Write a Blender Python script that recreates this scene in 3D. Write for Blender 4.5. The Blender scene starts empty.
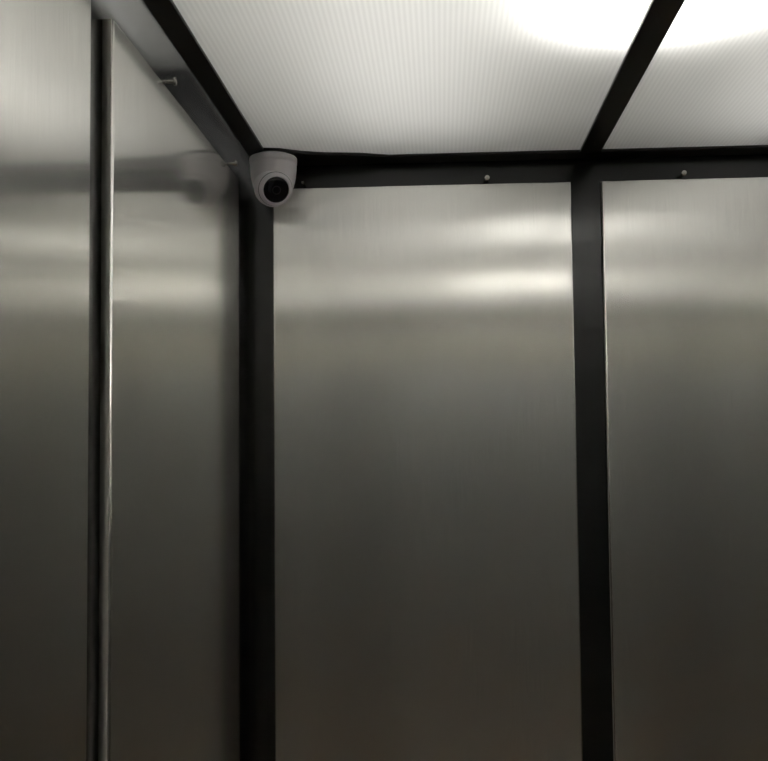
import bpy, bmesh, math
from mathutils import Vector, Matrix

C = bpy.context.scene.collection
S = 1.15            # metres per survey unit
CAM_Z = 1.60        # eye height of the photographer's phone


def P(x, y, z):
    """survey coordinates (z measured from the lens) -> metres"""
    return Vector((x * S, y * S, CAM_Z + z * S))


# ------------------------------------------------------------------ materials
def new_mat(name):
    m = bpy.data.materials.new(name)
    m.use_nodes = True
    nt = m.node_tree
    nt.nodes.clear()
    out = nt.nodes.new('ShaderNodeOutputMaterial')
    return m, nt, out


def N(nt, t, **kw):
    n = nt.nodes.new(t)
    for k, v in kw.items():
        setattr(n, k, v)
    return n


def principled(name, col, rough=.5, metal=0., spec=.5, coat=0., coat_rough=.05):
    m, nt, out = new_mat(name)
    b = N(nt, 'ShaderNodeBsdfPrincipled')
    b.inputs['Base Color'].default_value = (*col, 1)
    b.inputs['Roughness'].default_value = rough
    b.inputs['Metallic'].default_value = metal
    b.inputs['Specular IOR Level'].default_value = spec
    b.inputs['Coat Weight'].default_value = coat
    b.inputs['Coat Roughness'].default_value = coat_rough
    nt.links.new(b.outputs[0], out.inputs[0])
    return m, nt, b


def brushed_steel(name, col=(.81, .80, .765), rough=.26, aniso=1.0, streak=.05, wave=.0006, polish=.16):
    """vertically brushed stainless: the gloss is smeared across the grain"""
    m, nt, b = principled(name, col, rough, 1.0)
    L = nt.links.new
    b.inputs['Anisotropic'].default_value = aniso
    geo = N(nt, 'ShaderNodeNewGeometry')
    cr = N(nt, 'ShaderNodeVectorMath', operation='CROSS_PRODUCT')
    L(geo.outputs['True Normal'], cr.inputs[0])
    cr.inputs[1].default_value = (0, 0, 1)
    L(cr.outputs[0], b.inputs['Tangent'])
    # grain: noise stretched along z
    mp = N(nt, 'ShaderNodeMapping')
    mp.inputs['Scale'].default_value = (1, 1, .035)
    L(geo.outputs['Position'], mp.inputs['Vector'])
    nz = N(nt, 'ShaderNodeTexNoise')
    nz.inputs['Scale'].default_value = 300
    nz.inputs['Detail'].default_value = 3
    L(mp.outputs[0], nz.inputs['Vector'])
    mr = N(nt, 'ShaderNodeMapRange')
    mr.inputs['To Min'].default_value = 1 - streak
    mr.inputs['To Max'].default_value = 1 + streak
    mr.inputs['From Min'].default_value = .3
    mr.inputs['From Max'].default_value = .7
    L(nz.outputs['Fac'], mr.inputs['Value'])
    vm = N(nt, 'ShaderNodeVectorMath', operation='SCALE')
    vm.inputs[0].default_value = col
    L(mr.outputs[0], vm.inputs['Scale'])
    L(vm.outputs[0], b.inputs['Base Color'])
    # slight oil-canning of the thin sheet
    n3 = N(nt, 'ShaderNodeTexNoise')
    n3.inputs['Scale'].default_value = 1.6
    n3.inputs['Detail'].default_value = 1
    L(geo.outputs['Position'], n3.inputs['Vector'])
    bp = N(nt, 'ShaderNodeBump')
    bp.inputs['Strength'].default_value = 1
    bp.inputs['Distance'].default_value = wave
    L(n3.outputs['Fac'], bp.inputs['Height'])
    bg = N(nt, 'ShaderNodeBump')
    bg.inputs['Strength'].default_value = .10
    bg.inputs['Distance'].default_value = .0002
    L(nz.outputs['Fac'], bg.inputs['Height'])
    L(bp.outputs[0], bg.inputs['Normal'])
    L(bg.outputs[0], b.inputs['Normal'])
    # second, tighter lobe: the polish under the brushing keeps near reflections legible
    b2 = N(nt, 'ShaderNodeBsdfPrincipled')
    b2.inputs['Metallic'].default_value = 1
    b2.inputs['Roughness'].default_value = .12
    b2.inputs['Anisotropic'].default_value = .6
    L(cr.outputs[0], b2.inputs['Tangent'])
    L(vm.outputs[0], b2.inputs['Base Color'])
    L(bp.outputs[0], b2.inputs['Normal'])
    mx = N(nt, 'ShaderNodeMixShader')
    # brushed metal turns mirror-like at glancing angles
    lw = N(nt, 'ShaderNodeLayerWeight'); lw.inputs[0].default_value = .5
    lm = N(nt, 'ShaderNodeMapRange')
    lm.inputs['From Min'].default_value = .45; lm.inputs['From Max'].default_value = .80
    lm.inputs['To Min'].default_value = polish; lm.inputs['To Max'].default_value = .72
    L(lw.outputs['Facing'], lm.inputs['Value']); L(lm.outputs[0], mx.inputs[0])
    L(b.outputs[0], mx.inputs[1]); L(b2.outputs[0], mx.inputs[2])
    L(mx.outputs[0], [n for n in nt.nodes if n.type == 'OUTPUT_MATERIAL'][0].inputs[0])
    return m


STEEL = brushed_steel('brushed_steel')
DOORSTEEL, _, _ = principled('door_satin', (.84, .87, .90), .28, .94)
HEADER, _, _ = principled('header_satin', (.95, .93, .85), .20, .4)
CUTEDGE, _, _ = principled('folded_edge_steel', (.70, .67, .62), .45, .3)
BLACK, ntb, bb = principled('black_gloss_laminate', (.004, .004, .004), .22, 0, .7)
nz = N(ntb, 'ShaderNodeTexNoise'); nz.inputs['Scale'].default_value = 9; nz.inputs['Detail'].default_value = 4
mr = N(ntb, 'ShaderNodeMapRange'); mr.inputs['To Min'].default_value = .14; mr.inputs['To Max'].default_value = .26
gp = N(ntb, 'ShaderNodeNewGeometry')
ntb.links.new(gp.outputs['Position'], nz.inputs['Vector'])
ntb.links.new(nz.outputs['Fac'], mr.inputs['Value']); ntb.links.new(mr.outputs[0], bb.inputs['Roughness'])
FRAME, _, _ = principled('black_painted_aluminium', (.022, .021, .020), .36, 0, .4)
CHROME, _, _ = principled('bolt_steel', (.62, .60, .55), .25, 1)
PLASTIC, _, _ = principled('white_plastic', (.90, .86, .90), .38)
SEAM, _, _ = principled('seam_grey', (.10, .10, .10), .6)
LENSBLK, _, _ = principled('black_glass', (.006, .006, .007), .12, 0, .5)
LENSRING, _, _ = principled('dark_ring', (.02, .02, .022), .3)
IRDOT, _, _ = principled('infrared_led', (.05, .03, .03), .2)
WHITE, _, _ = principled('white_paint', (.90, .90, .88), .7)
FLOORM, ntf, bf = principled('brown_vinyl', (.16, .10, .06), .45)
nf = N(ntf, 'ShaderNodeTexNoise'); nf.inputs['Scale'].default_value = 6; nf.inputs['Detail'].default_value = 6
rf = N(ntf, 'ShaderNodeValToRGB')
rf.color_ramp.elements[0].color = (.13, .085, .05, 1); rf.color_ramp.elements[1].color = (.24, .165, .10, 1)
ntf.links.new(nf.outputs['Fac'], rf.inputs[0]); ntf.links.new(rf.outputs[0], bf.inputs['Base Color'])


def diffuser_material():
    m, nt, out = new_mat('ribbed_polycarbonate')
    L = nt.links.new
    geo = N(nt, 'ShaderNodeNewGeometry')
    sx = N(nt, 'ShaderNodeSeparateXYZ')
    L(geo.outputs['Position'], sx.inputs[0])
    mu = N(nt, 'ShaderNodeMath', operation='MULTIPLY')
    mu.inputs[1].default_value = 2 * math.pi / .0078
    L(sx.outputs['X'], mu.inputs[0])
    sn = N(nt, 'ShaderNodeMath', operation='SINE')
    L(mu.outputs[0], sn.inputs[0])
    mr = N(nt, 'ShaderNodeMapRange')
    mr.inputs['From Min'].default_value = -1
    mr.inputs['From Max'].default_value = 1
    mr.inputs['To Min'].default_value = .86
    mr.inputs['To Max'].default_value = .97
    L(sn.outputs[0], mr.inputs['Value'])
    vm = N(nt, 'ShaderNodeVectorMath', operation='SCALE')
    vm.inputs[0].default_value = (1.0, 1.0, .985)
    L(mr.outputs[0], vm.inputs['Scale'])
    tr = N(nt, 'ShaderNodeBsdfTranslucent')
    L(vm.outputs[0], tr.inputs['Color'])
    df = N(nt, 'ShaderNodeBsdfDiffuse')
    df.inputs['Color'].default_value = (.80, .80, .78, 1)
    mx = N(nt, 'ShaderNodeMixShader')
    mx.inputs[0].default_value = .35
    L(tr.outputs[0], mx.inputs[1]); L(df.outputs[0], mx.inputs[2])
    gl = N(nt, 'ShaderNodeBsdfGlossy')
    gl.inputs['Roughness'].default_value = .25
    fr = N(nt, 'ShaderNodeFresnel')
    fr.inputs['IOR'].default_value = 1.35
    m2 = N(nt, 'ShaderNodeMixShader')
    L(fr.outputs[0], m2.inputs[0]); L(mx.outputs[0], m2.inputs[1]); L(gl.outputs[0], m2.inputs[2])
    L(m2.outputs[0], out.inputs[0])
    return m


DIFFUSER = diffuser_material()


def emitter(name, col, strength):
    m, nt, out = new_mat(name)
    e = N(nt, 'ShaderNodeEmission')
    e.inputs['Color'].default_value = (*col, 1)
    e.inputs['Strength'].default_value = strength
    nt.links.new(e.outputs[0], out.inputs[0])
    return m


LAMP = emitter('lamp_opal', (1.0, .985, .95), 14)
LAMP2 = emitter('lamp_opal_bright', (1.0, .98, .93), 46)
FILL_PANEL = emitter('fill_light_panel', (1.0, .985, .955), 5.2)  # for the added fill panels, not a known lamp


# ------------------------------------------------------------------- builders
def link(name, bm, mat, parent=None, smooth=False, bevel=0, segs=3):
    me = bpy.data.meshes.new(name)
    bmesh.ops.recalc_face_normals(bm, faces=bm.faces)
    bm.to_mesh(me); bm.free()
    me.materials.append(mat)
    if smooth:
        for p in me.polygons: p.use_smooth = True
    o = bpy.data.objects.new(name, me)
    C.objects.link(o)
    o.parent = parent
    if bevel:
        b = o.modifiers.new('bevel', 'BEVEL'); b.width = bevel; b.segments = segs
        b.limit_method = 'ANGLE'; b.angle_limit = math.radians(40)
        b.harden_normals = True
        for p in me.polygons: p.use_smooth = True
    return o


def box(bm, a, b):
    xs, ys, zs = zip(a, b)
    v = [bm.verts.new((x, y, z)) for x in xs for y in ys for z in zs]
    for f in ((0, 1, 3, 2), (4, 6, 7, 5), (0, 4, 5, 1), (2, 3, 7, 6), (0, 2, 6, 4), (1, 5, 7, 3)):
        bm.faces.new([v[i] for i in f])
    return bm


def boxes(*ab):
    bm = bmesh.new()
    for a, b in ab:
        box(bm, a, b)
    return bm


def lathe(profile, segs=64, mat=None):
    """profile (r, h) revolved about z, optional matrix"""
    bm = bmesh.new()
    rings = []
    for r, h in profile:
        if r < 1e-6:
            rings.append([bm.verts.new((0, 0, h))])
        else:
            rings.append([bm.verts.new((r * math.cos(2 * math.pi * i / segs), r * math.sin(2 * math.pi * i / segs), h)) for i in range(segs)])
    for a, b in zip(rings, rings[1:]):
        for i in range(segs):
            j = (i + 1) % segs
            if len(a) == 1 and len(b) == 1: continue
            if len(a) == 1: bm.faces.new((a[0], b[i], b[j]))
            elif len(b) == 1: bm.faces.new((a[i], a[j], b[0]))
            else: bm.faces.new((a[i], a[j], b[j], b[i]))
    if mat is not None:
        bm.transform(mat)
    return bm


def tag(o, label, cat, group=None):
    o['label'] = label; o['category'] = cat
    if group: o['group'] = group
    return o


def thing(name, loc, label, cat, group=None, rot=None):
    o = bpy.data.objects.new(name, None)
    C.objects.link(o)
    o.location = loc
    if rot is not None: o.rotation_euler = rot
    o.empty_display_size = .05
    return tag(o, label, cat, group)


def struct(name, bm, mat, **k):
    o = link(name, bm, mat, **k)
    o['kind'] = 'structure'
    return o


# ------------------------------------------------------------ cabin dimensions
ZC = .4955          # underside of the ceiling frame
ZT = .4522          # top of the steel panels
BK = .0125          # panel thickness = depth of the reveals
XR = 1.2185         # front of the right-hand panels
YF = -2.04          # inner face of the front wall
TOP = ZC + .19      # underside of the car roof
FL = -CAM_Z / S     # floor
TH = .04

z0, z1 = P(0, 0, FL).z, P(0, 0, TOP).z
# ---------------------------------------------------------------- the setting
struct('wall_left', boxes((P(-BK - TH, YF - TH, FL), P(-BK, BK, TOP))), BLACK)
struct('wall_right', boxes((P(XR + BK, YF - TH, FL), P(XR + BK + TH, BK, TOP))), BLACK)
struct('wall_back', boxes((P(-BK - TH, BK, FL), P(XR + BK + TH, BK + TH, TOP))), BLACK)
struct('floor', boxes((P(-BK - TH, YF - TH - .1, FL - .04), P(XR + BK + TH, BK + TH, FL))), FLOORM)
struct('ceiling', boxes((P(-BK - TH, YF - TH, TOP), P(XR + BK + TH, BK + TH, TOP + .04))), WHITE)
# white lining of the light space above the ceiling frame
LZ = ZC + .05
struct('trim_4', boxes((P(-BK + .0005, YF + .0005, LZ), P(XR + BK - .0005, YF + .006, TOP - .001)),
                       (P(-BK + .0005, YF + .007, LZ), P(-BK + .006, BK - .007, TOP - .001)),
                       (P(XR + BK - .006, YF + .007, LZ), P(XR + BK - .0005, BK - .007, TOP - .001))), WHITE)
# front wall around the closed sliding doors
DX0, DX1, DZ = .17, 1.05, .275
struct('wall_front', boxes((P(-BK - TH, YF - TH, DZ + .155), P(XR + BK + TH, YF, TOP)),
                           (P(-BK - TH, YF - TH, FL), P(DX0 - .15, YF, DZ + .155)),
                           (P(DX1 + .15, YF - TH, FL), P(XR + BK + TH, YF, DZ + .155))), BLACK)
hd = struct('trim_1', boxes((P(0, YF + .0005, DZ), P(XR, YF + .012, DZ + .155))), HEADER, bevel=.002)
struct('trim_2', boxes((P(DX0 - .15, YF - .03, FL), P(DX0, YF + .008, DZ - .001))), STEEL, bevel=.002)
struct('trim_3', boxes((P(DX1, YF - .03, FL), P(DX1 + .15, YF + .008, DZ - .001))), STEEL, bevel=.002)
mid = (DX0 + DX1) / 2
struct('door_1', boxes((P(DX0 + .001, YF - .075, FL + .004), P(mid - .002, YF - .045, DZ + .02))), DOORSTEEL, bevel=.002)
struct('door_2', boxes((P(mid + .002, YF - .075, FL + .004), P(DX1 - .001, YF - .045, DZ + .02))), DOORSTEEL, bevel=.002)

# --------------------------------------------------------------- steel panels
GP = 'brushed steel cabin wall panels'
PB = FL + .09
def panel(a, b, label):
    bm = boxes((a, b))
    # fold radius round the visible face only
    lo = [min(a[i], b[i]) for i in range(3)]; hi = [max(a[i], b[i]) for i in range(3)]
    ax = 1 if hi[1] - lo[1] < .03 else 0
    fv = lo[1] if ax == 1 else (hi[0] if hi[0] < .3 else lo[0])
    ed = [e for e in bm.edges if all(abs(v.co[ax] - fv) < 1e-5 for v in e.verts)]
    bmesh.ops.bevel(bm, geom=ed, offset=.0034, segments=4, profile=.5, affect='EDGES')
    o = link('wall_panel', bm, STEEL, smooth=True)
    o.data.materials.append(CUTEDGE)
    for p in o.data.polygons:
        if abs(p.normal[ax]) < .05 and abs(p.normal[2]) < .5: p.material_index = 1
    m = o.modifiers.new('normals', 'WEIGHTED_NORMAL'); m.keep_sharp = False; m.weight = 100
    return tag(o, label, 'panel', GP)

panel(P(.0485, 0, PB), P(.5825, BK, ZT), 'brushed steel back wall panel below the white security camera, between corner gap and black upright gap')
panel(P(.6363, 0, PB), P(XR - .0485, BK, ZT), 'brushed steel back wall panel at the right edge, right of the black upright gap')
panel(P(-BK, -.7426, PB), P(0, -.0635, ZT + .0035), 'narrow-looking brushed steel left wall panel reflecting the white security camera')
panel(P(-BK, -1.490, PB), P(0, -.8117, ZT + .0035), 'nearest brushed steel left wall panel, cut off by the left edge of the photo')
panel(P(XR, -.7426, PB), P(XR + BK, -.0635, ZT), 'brushed steel right wall panel beside the back corner, outside the photo')
panel(P(XR, -1.490, PB), P(XR + BK, -.8117, ZT), 'brushed steel right wall panel nearer the doors, outside the photo')

# ------------------------------------------------------------- ceiling frame
fw = thing('ceiling_frame', P(XR / 2, -.95, ZC), 'black metal grid holding the translucent ceiling sheets along the walls and middle', 'ceiling frame')
def fpart(name, bm, bev=.0012):
    o = link(name, bm, FRAME, None, bevel=bev, segs=2)
    o.parent = fw
    o.matrix_parent_inverse = Matrix.Translation(-fw.location)
    return o
FT = .005
XI, XO, YI = .0485, .0172, -.0310
XM1, XM2 = .5950, .6315
fpart('side_rail', boxes((P(XO, YF + .03, ZC), P(XI, BK - .001, ZC + FT))))
fpart('side_rail', boxes((P(XR - XI, YF + .03, ZC), P(XR - XO, BK - .001, ZC + FT))))
fpart('back_rail', boxes((P(XI, YI, ZC), P(XR - XI, BK - .001, ZC + FT))))
fpart('front_rail', boxes((P(XI, YF + .001, ZC), P(XR - XI, YF + .04, ZC + FT))))
fpart('centre_bar', boxes((P(XM1, YF + .04, ZC), P(XM2, YI, ZC + FT))))
fpart('cross_bar', boxes((P(XI, -1.235, ZC + .001), P(XM1, -1.185, ZC + FT))))
fpart('cross_bar', boxes((P(XM2, -1.235, ZC + .001), P(XR - XI, -1.185, ZC + FT))))
# corner gusset: the black wedge between rail and sheet behind the camera
bm = bmesh.new()
pts = [(XI - .004, YI + .004), (XI - .004, -.094), (.075, -.088), (.11, -.068), (.15, -.055), (.21, -.047), (.27, YI + .004)]
lo = [bm.verts.new(P(x, y, ZC)) for x, y in pts]
hi = [bm.verts.new(P(x, y, ZC + FT)) for x, y in pts]
bm.faces.new(lo); bm.faces.new(hi)
for i in range(len(pts)):
    j = (i + 1) % len(pts)
    bm.faces.new((lo[i], lo[j], hi[j], hi[i]))
fpart('corner_plate', bm, 0)
# small rivet in the centre bar
rv = link('rivet', lathe([(0, -.0012), (.0018, -.0008), (.0024, 0), (.0024, .001), (0, .001)], 16), CHROME, None, smooth=True)
rv.location = P(.6125, -.085, ZC) - fw.location
rv.parent = fw

# ------------------------------------------------------------ diffuser sheets
GD = 'translucent ribbed ceiling sheets'
def sheet(x0, x1, y0, y1, label):
    o = link('diffuser_sheet', boxes((P(x0, y0, ZC + FT), P(x1, y1, ZC + FT + .005))), DIFFUSER)
    return tag(o, label, 'ceiling panel', GD)
sheet(XO + .004, (XM1 + XM2) / 2 - .002, -1.209, -.012, 'white ribbed translucent ceiling sheet left of the black centre bar, above the security camera')
sheet((XM1 + XM2) / 2 + .002, XR - XO - .004, -1.209, -.012, 'white ribbed translucent ceiling sheet right of the black centre bar, in the upper right corner')
sheet(XO + .004, (XM1 + XM2) / 2 - .002, YF + .035, -1.211, 'white ribbed translucent ceiling sheet on the left towards the doors, outside the photo')
sheet((XM1 + XM2) / 2 + .002, XR - XO - .004, YF + .035, -1.211, 'white ribbed translucent ceiling sheet on the right towards the doors, outside the photo')

# ---------------------------------------------------------------- ceiling lamps and added fill panels
def round_lamp(x, y, r, label, mat):
    t = thing('ceiling_lamp', P(x, y, TOP), label, 'lamp')
    link('housing', lathe([(0, 0), (r * 1.03, 0), (r * 1.03, -.014), (r * 1.03, -.155), (r * .985, -.155), (r * .985, -.012), (0, -.012)], 48), WHITE, t)
    link('lamp_cover', lathe([(r * .98, -.150), (r * .98, -.156), (r * .94, -.165), (r * .8, -.170), (0, -.174)], 48), mat, t)
    return t
round_lamp(.612, -.66, .18, 'round white lamp glowing through the ceiling sheets at the black centre bar', LAMP)

round_lamp(.612, -1.47, .20, 'round white lamp above the ceiling sheets nearer the doors, outside the photo', LAMP2)
for x0, x1, side in ((.19, .41, 'left'), (XR - .41, XR - .19, 'right')):  # added, unseen panels that even out the glow of the sheets
    t = thing('fill_light_panel', P((x0 + x1) / 2, -.98, TOP), 'added flat fill light panel above the %s ceiling sheets, hidden behind them' % side, 'light panel')
    hx = (x1 - x0) / 2 * S
    link('panel_frame', boxes(((-hx, -1.06, -.012), (hx, 1.0, 0))), WHITE, t)
    link('light_surface', boxes(((-hx + .01, -1.05, -.014), (hx - .01, .99, -.0121))), FILL_PANEL, t)
# ------------------------------------------------------------- hanging bolts
GB = 'hanging bolts above the wall panels'
def bolt(pos, axis, length, label, r=.0028, hr=.0062):
    """pos on the backing wall, axis towards the cabin"""
    t = thing('hanging_bolt', pos, label, 'bolt', GB, rot=Vector((0, 0, 1)).rotation_difference(Vector(axis)).to_euler())
    link('shank', lathe([(0, -.001), (r, -.001), (r, length - .001), (0, length - .001)], 24), CHROME, t, smooth=False)
    link('bolt_head', lathe([(0, length - .002), (hr * .95, length - .002), (hr, length - .001), (hr, length + .0006), (hr * .8, length + .0018), (0, length + .0022)], 32), CHROME, t, smooth=False)
    return t
ZB = ZT + .0085
bolt(P(-BK, -.530, ZB + .001), (1, 0, 0), .027, 'steel bolt above the left wall panel, the one nearer the viewer')
bolt(P(-BK, -.140, ZB), (1, 0, 0), .027, 'steel bolt above the left wall panel, beside the security camera')
bolt(P(-BK, -.95, ZB), (1, 0, 0), .027, 'steel bolt above the nearest left wall panel, outside the photo')
bolt(P(.104, BK, ZB), (0, -1, 0), .020, 'small steel bolt in the black band just right of the security camera', r=.002, hr=.0034)
bolt(P(.434, BK, ZB), (0, -1, 0), .024, 'steel bolt in the black band above the back panel left of the upright gap', hr=.0058)
bolt(P(.7785, BK, ZB), (0, -1, 0), .024, 'steel bolt in the black band above the back panel right of the upright gap', hr=.0058)

# ---------------------------------------------------------- security camera
cc = P(.0600, -.0600, ZC)
sc_ = thing('security_camera', cc, 'white dome security camera with round black lens face, mounted under the ceiling corner', 'security camera')
R0 = .0478
prof = [(0, .0005), (.034, .0005), (.034, -.005), (R0 * .97, -.005), (R0, -.007), (R0 * 1.005, -.013), (R0, -.017), (R0 * .978, -.0185), (R0 * .985, -.0205),
        (R0 * .975, -.030), (R0 * .95, -.042), (R0 * .91, -.054), (R0 * .85, -.064), (R0 * .74, -.073), (R0 * .58, -.079),
        (R0 * .3, -.082), (0, -.083)]
body = link('housing', lathe(prof, 96), PLASTIC, sc_, smooth=True)
ball_c = Vector((.0025, -.0150, -.0680))
face_n = Vector((.36, -.88, -.43)).normalized()
q = Vector((0, 0, 1)).rotation_difference(face_n).to_matrix().to_4x4()
q.translation = ball_c
RB = .0390
# front collar, ball, ring and lens face all turned to the view direction
pr = []
fc = math.radians(44)       # half angle of the black face
for i in range(0, 25):
    a = math.pi - i * (math.pi - fc) / 24
    pr.append((RB * math.sin(a), RB * math.cos(a)))
pr += [(RB * math.sin(fc) + .0012, RB * math.cos(fc) + .0016), (RB * math.sin(fc), RB * math.cos(fc) + .0022), (RB * math.sin(fc) - .0012, RB * math.cos(fc) + .0003), (RB * math.sin(fc) - .0016, RB * math.cos(fc) - .0012), (0, RB * math.cos(fc) - .0012)]
eye = link('camera_eye', lathe(pr, 96, q), PLASTIC, sc_, smooth=True)
ff = RB * math.cos(fc) - .0012
rf_ = RB * math.sin(fc) - .0017
link('lens_face', lathe([(0, ff), (rf_, ff), (rf_, ff + .0008), (rf_ - .0008, ff + .0016), (.010, ff + .0030), (0, ff + .0034)], 64, q), LENSBLK, eye, smooth=True)
link('lens_ring', lathe([(.0085, ff + .0031), (.0088, ff + .0040), (.0072, ff + .0042), (.0066, ff + .0036)], 48, q), LENSRING, eye, smooth=True)
# seam where the eye leaves the housing
g = RB * 1.006
link('seam_ring', lathe([(g * math.sin(a), g * math.cos(a)) for a in [math.radians(t) for t in (58.4, 59, 60, 60.6)]], 96, q), SEAM, sc_, smooth=True)

# --------------------------------------------------------------------- camera
f_px = 1018.27
yaw, pitch, roll = .0562, .0570, -.0101
fwd = Vector((-math.sin(yaw) * math.cos(pitch), math.cos(yaw) * math.cos(pitch), math.sin(pitch)))
ri = fwd.cross(Vector((0, 0, 1))).normalized(); up = ri.cross(fwd)
r2 = math.cos(roll) * ri + math.sin(roll) * up
u2 = -math.sin(roll) * ri + math.cos(roll) * up
cam = bpy.data.cameras.new('camera')
co = bpy.data.objects.new('camera', cam)
C.objects.link(co)
M = Matrix((r2, u2, -fwd)).transposed().to_4x4()
M.translation = P(.3477, -1.8, 0)
co.matrix_world = M
cam.sensor_fit = 'HORIZONTAL'
cam.sensor_width = 36
cam.lens = f_px * 36 / 768
cam.clip_start = .02
bpy.context.scene.camera = co

# --------------------------------------------------------------------- world
w = bpy.data.worlds.new('world'); bpy.context.scene.world = w
w.use_nodes = True
w.node_tree.nodes['Background'].inputs[0].default_value = (.5, .5, .5, 1)
w.node_tree.nodes['Background'].inputs[1].default_value = .05

sc = bpy.context.scene
sc.view_settings.view_transform = 'Standard'
sc.view_settings.look = 'None'
sc.view_settings.gamma = 1
sc.view_settings.exposure = .2
sc.view_settings.use_curve_mapping = False
sc.cycles.use_denoising = True
sc.cycles.max_bounces = 24
sc.cycles.diffuse_bounces = 12
sc.cycles.glossy_bounces = 12
sc.cycles.transmission_bounces = 12
sc.cycles.sample_clamp_indirect = 0
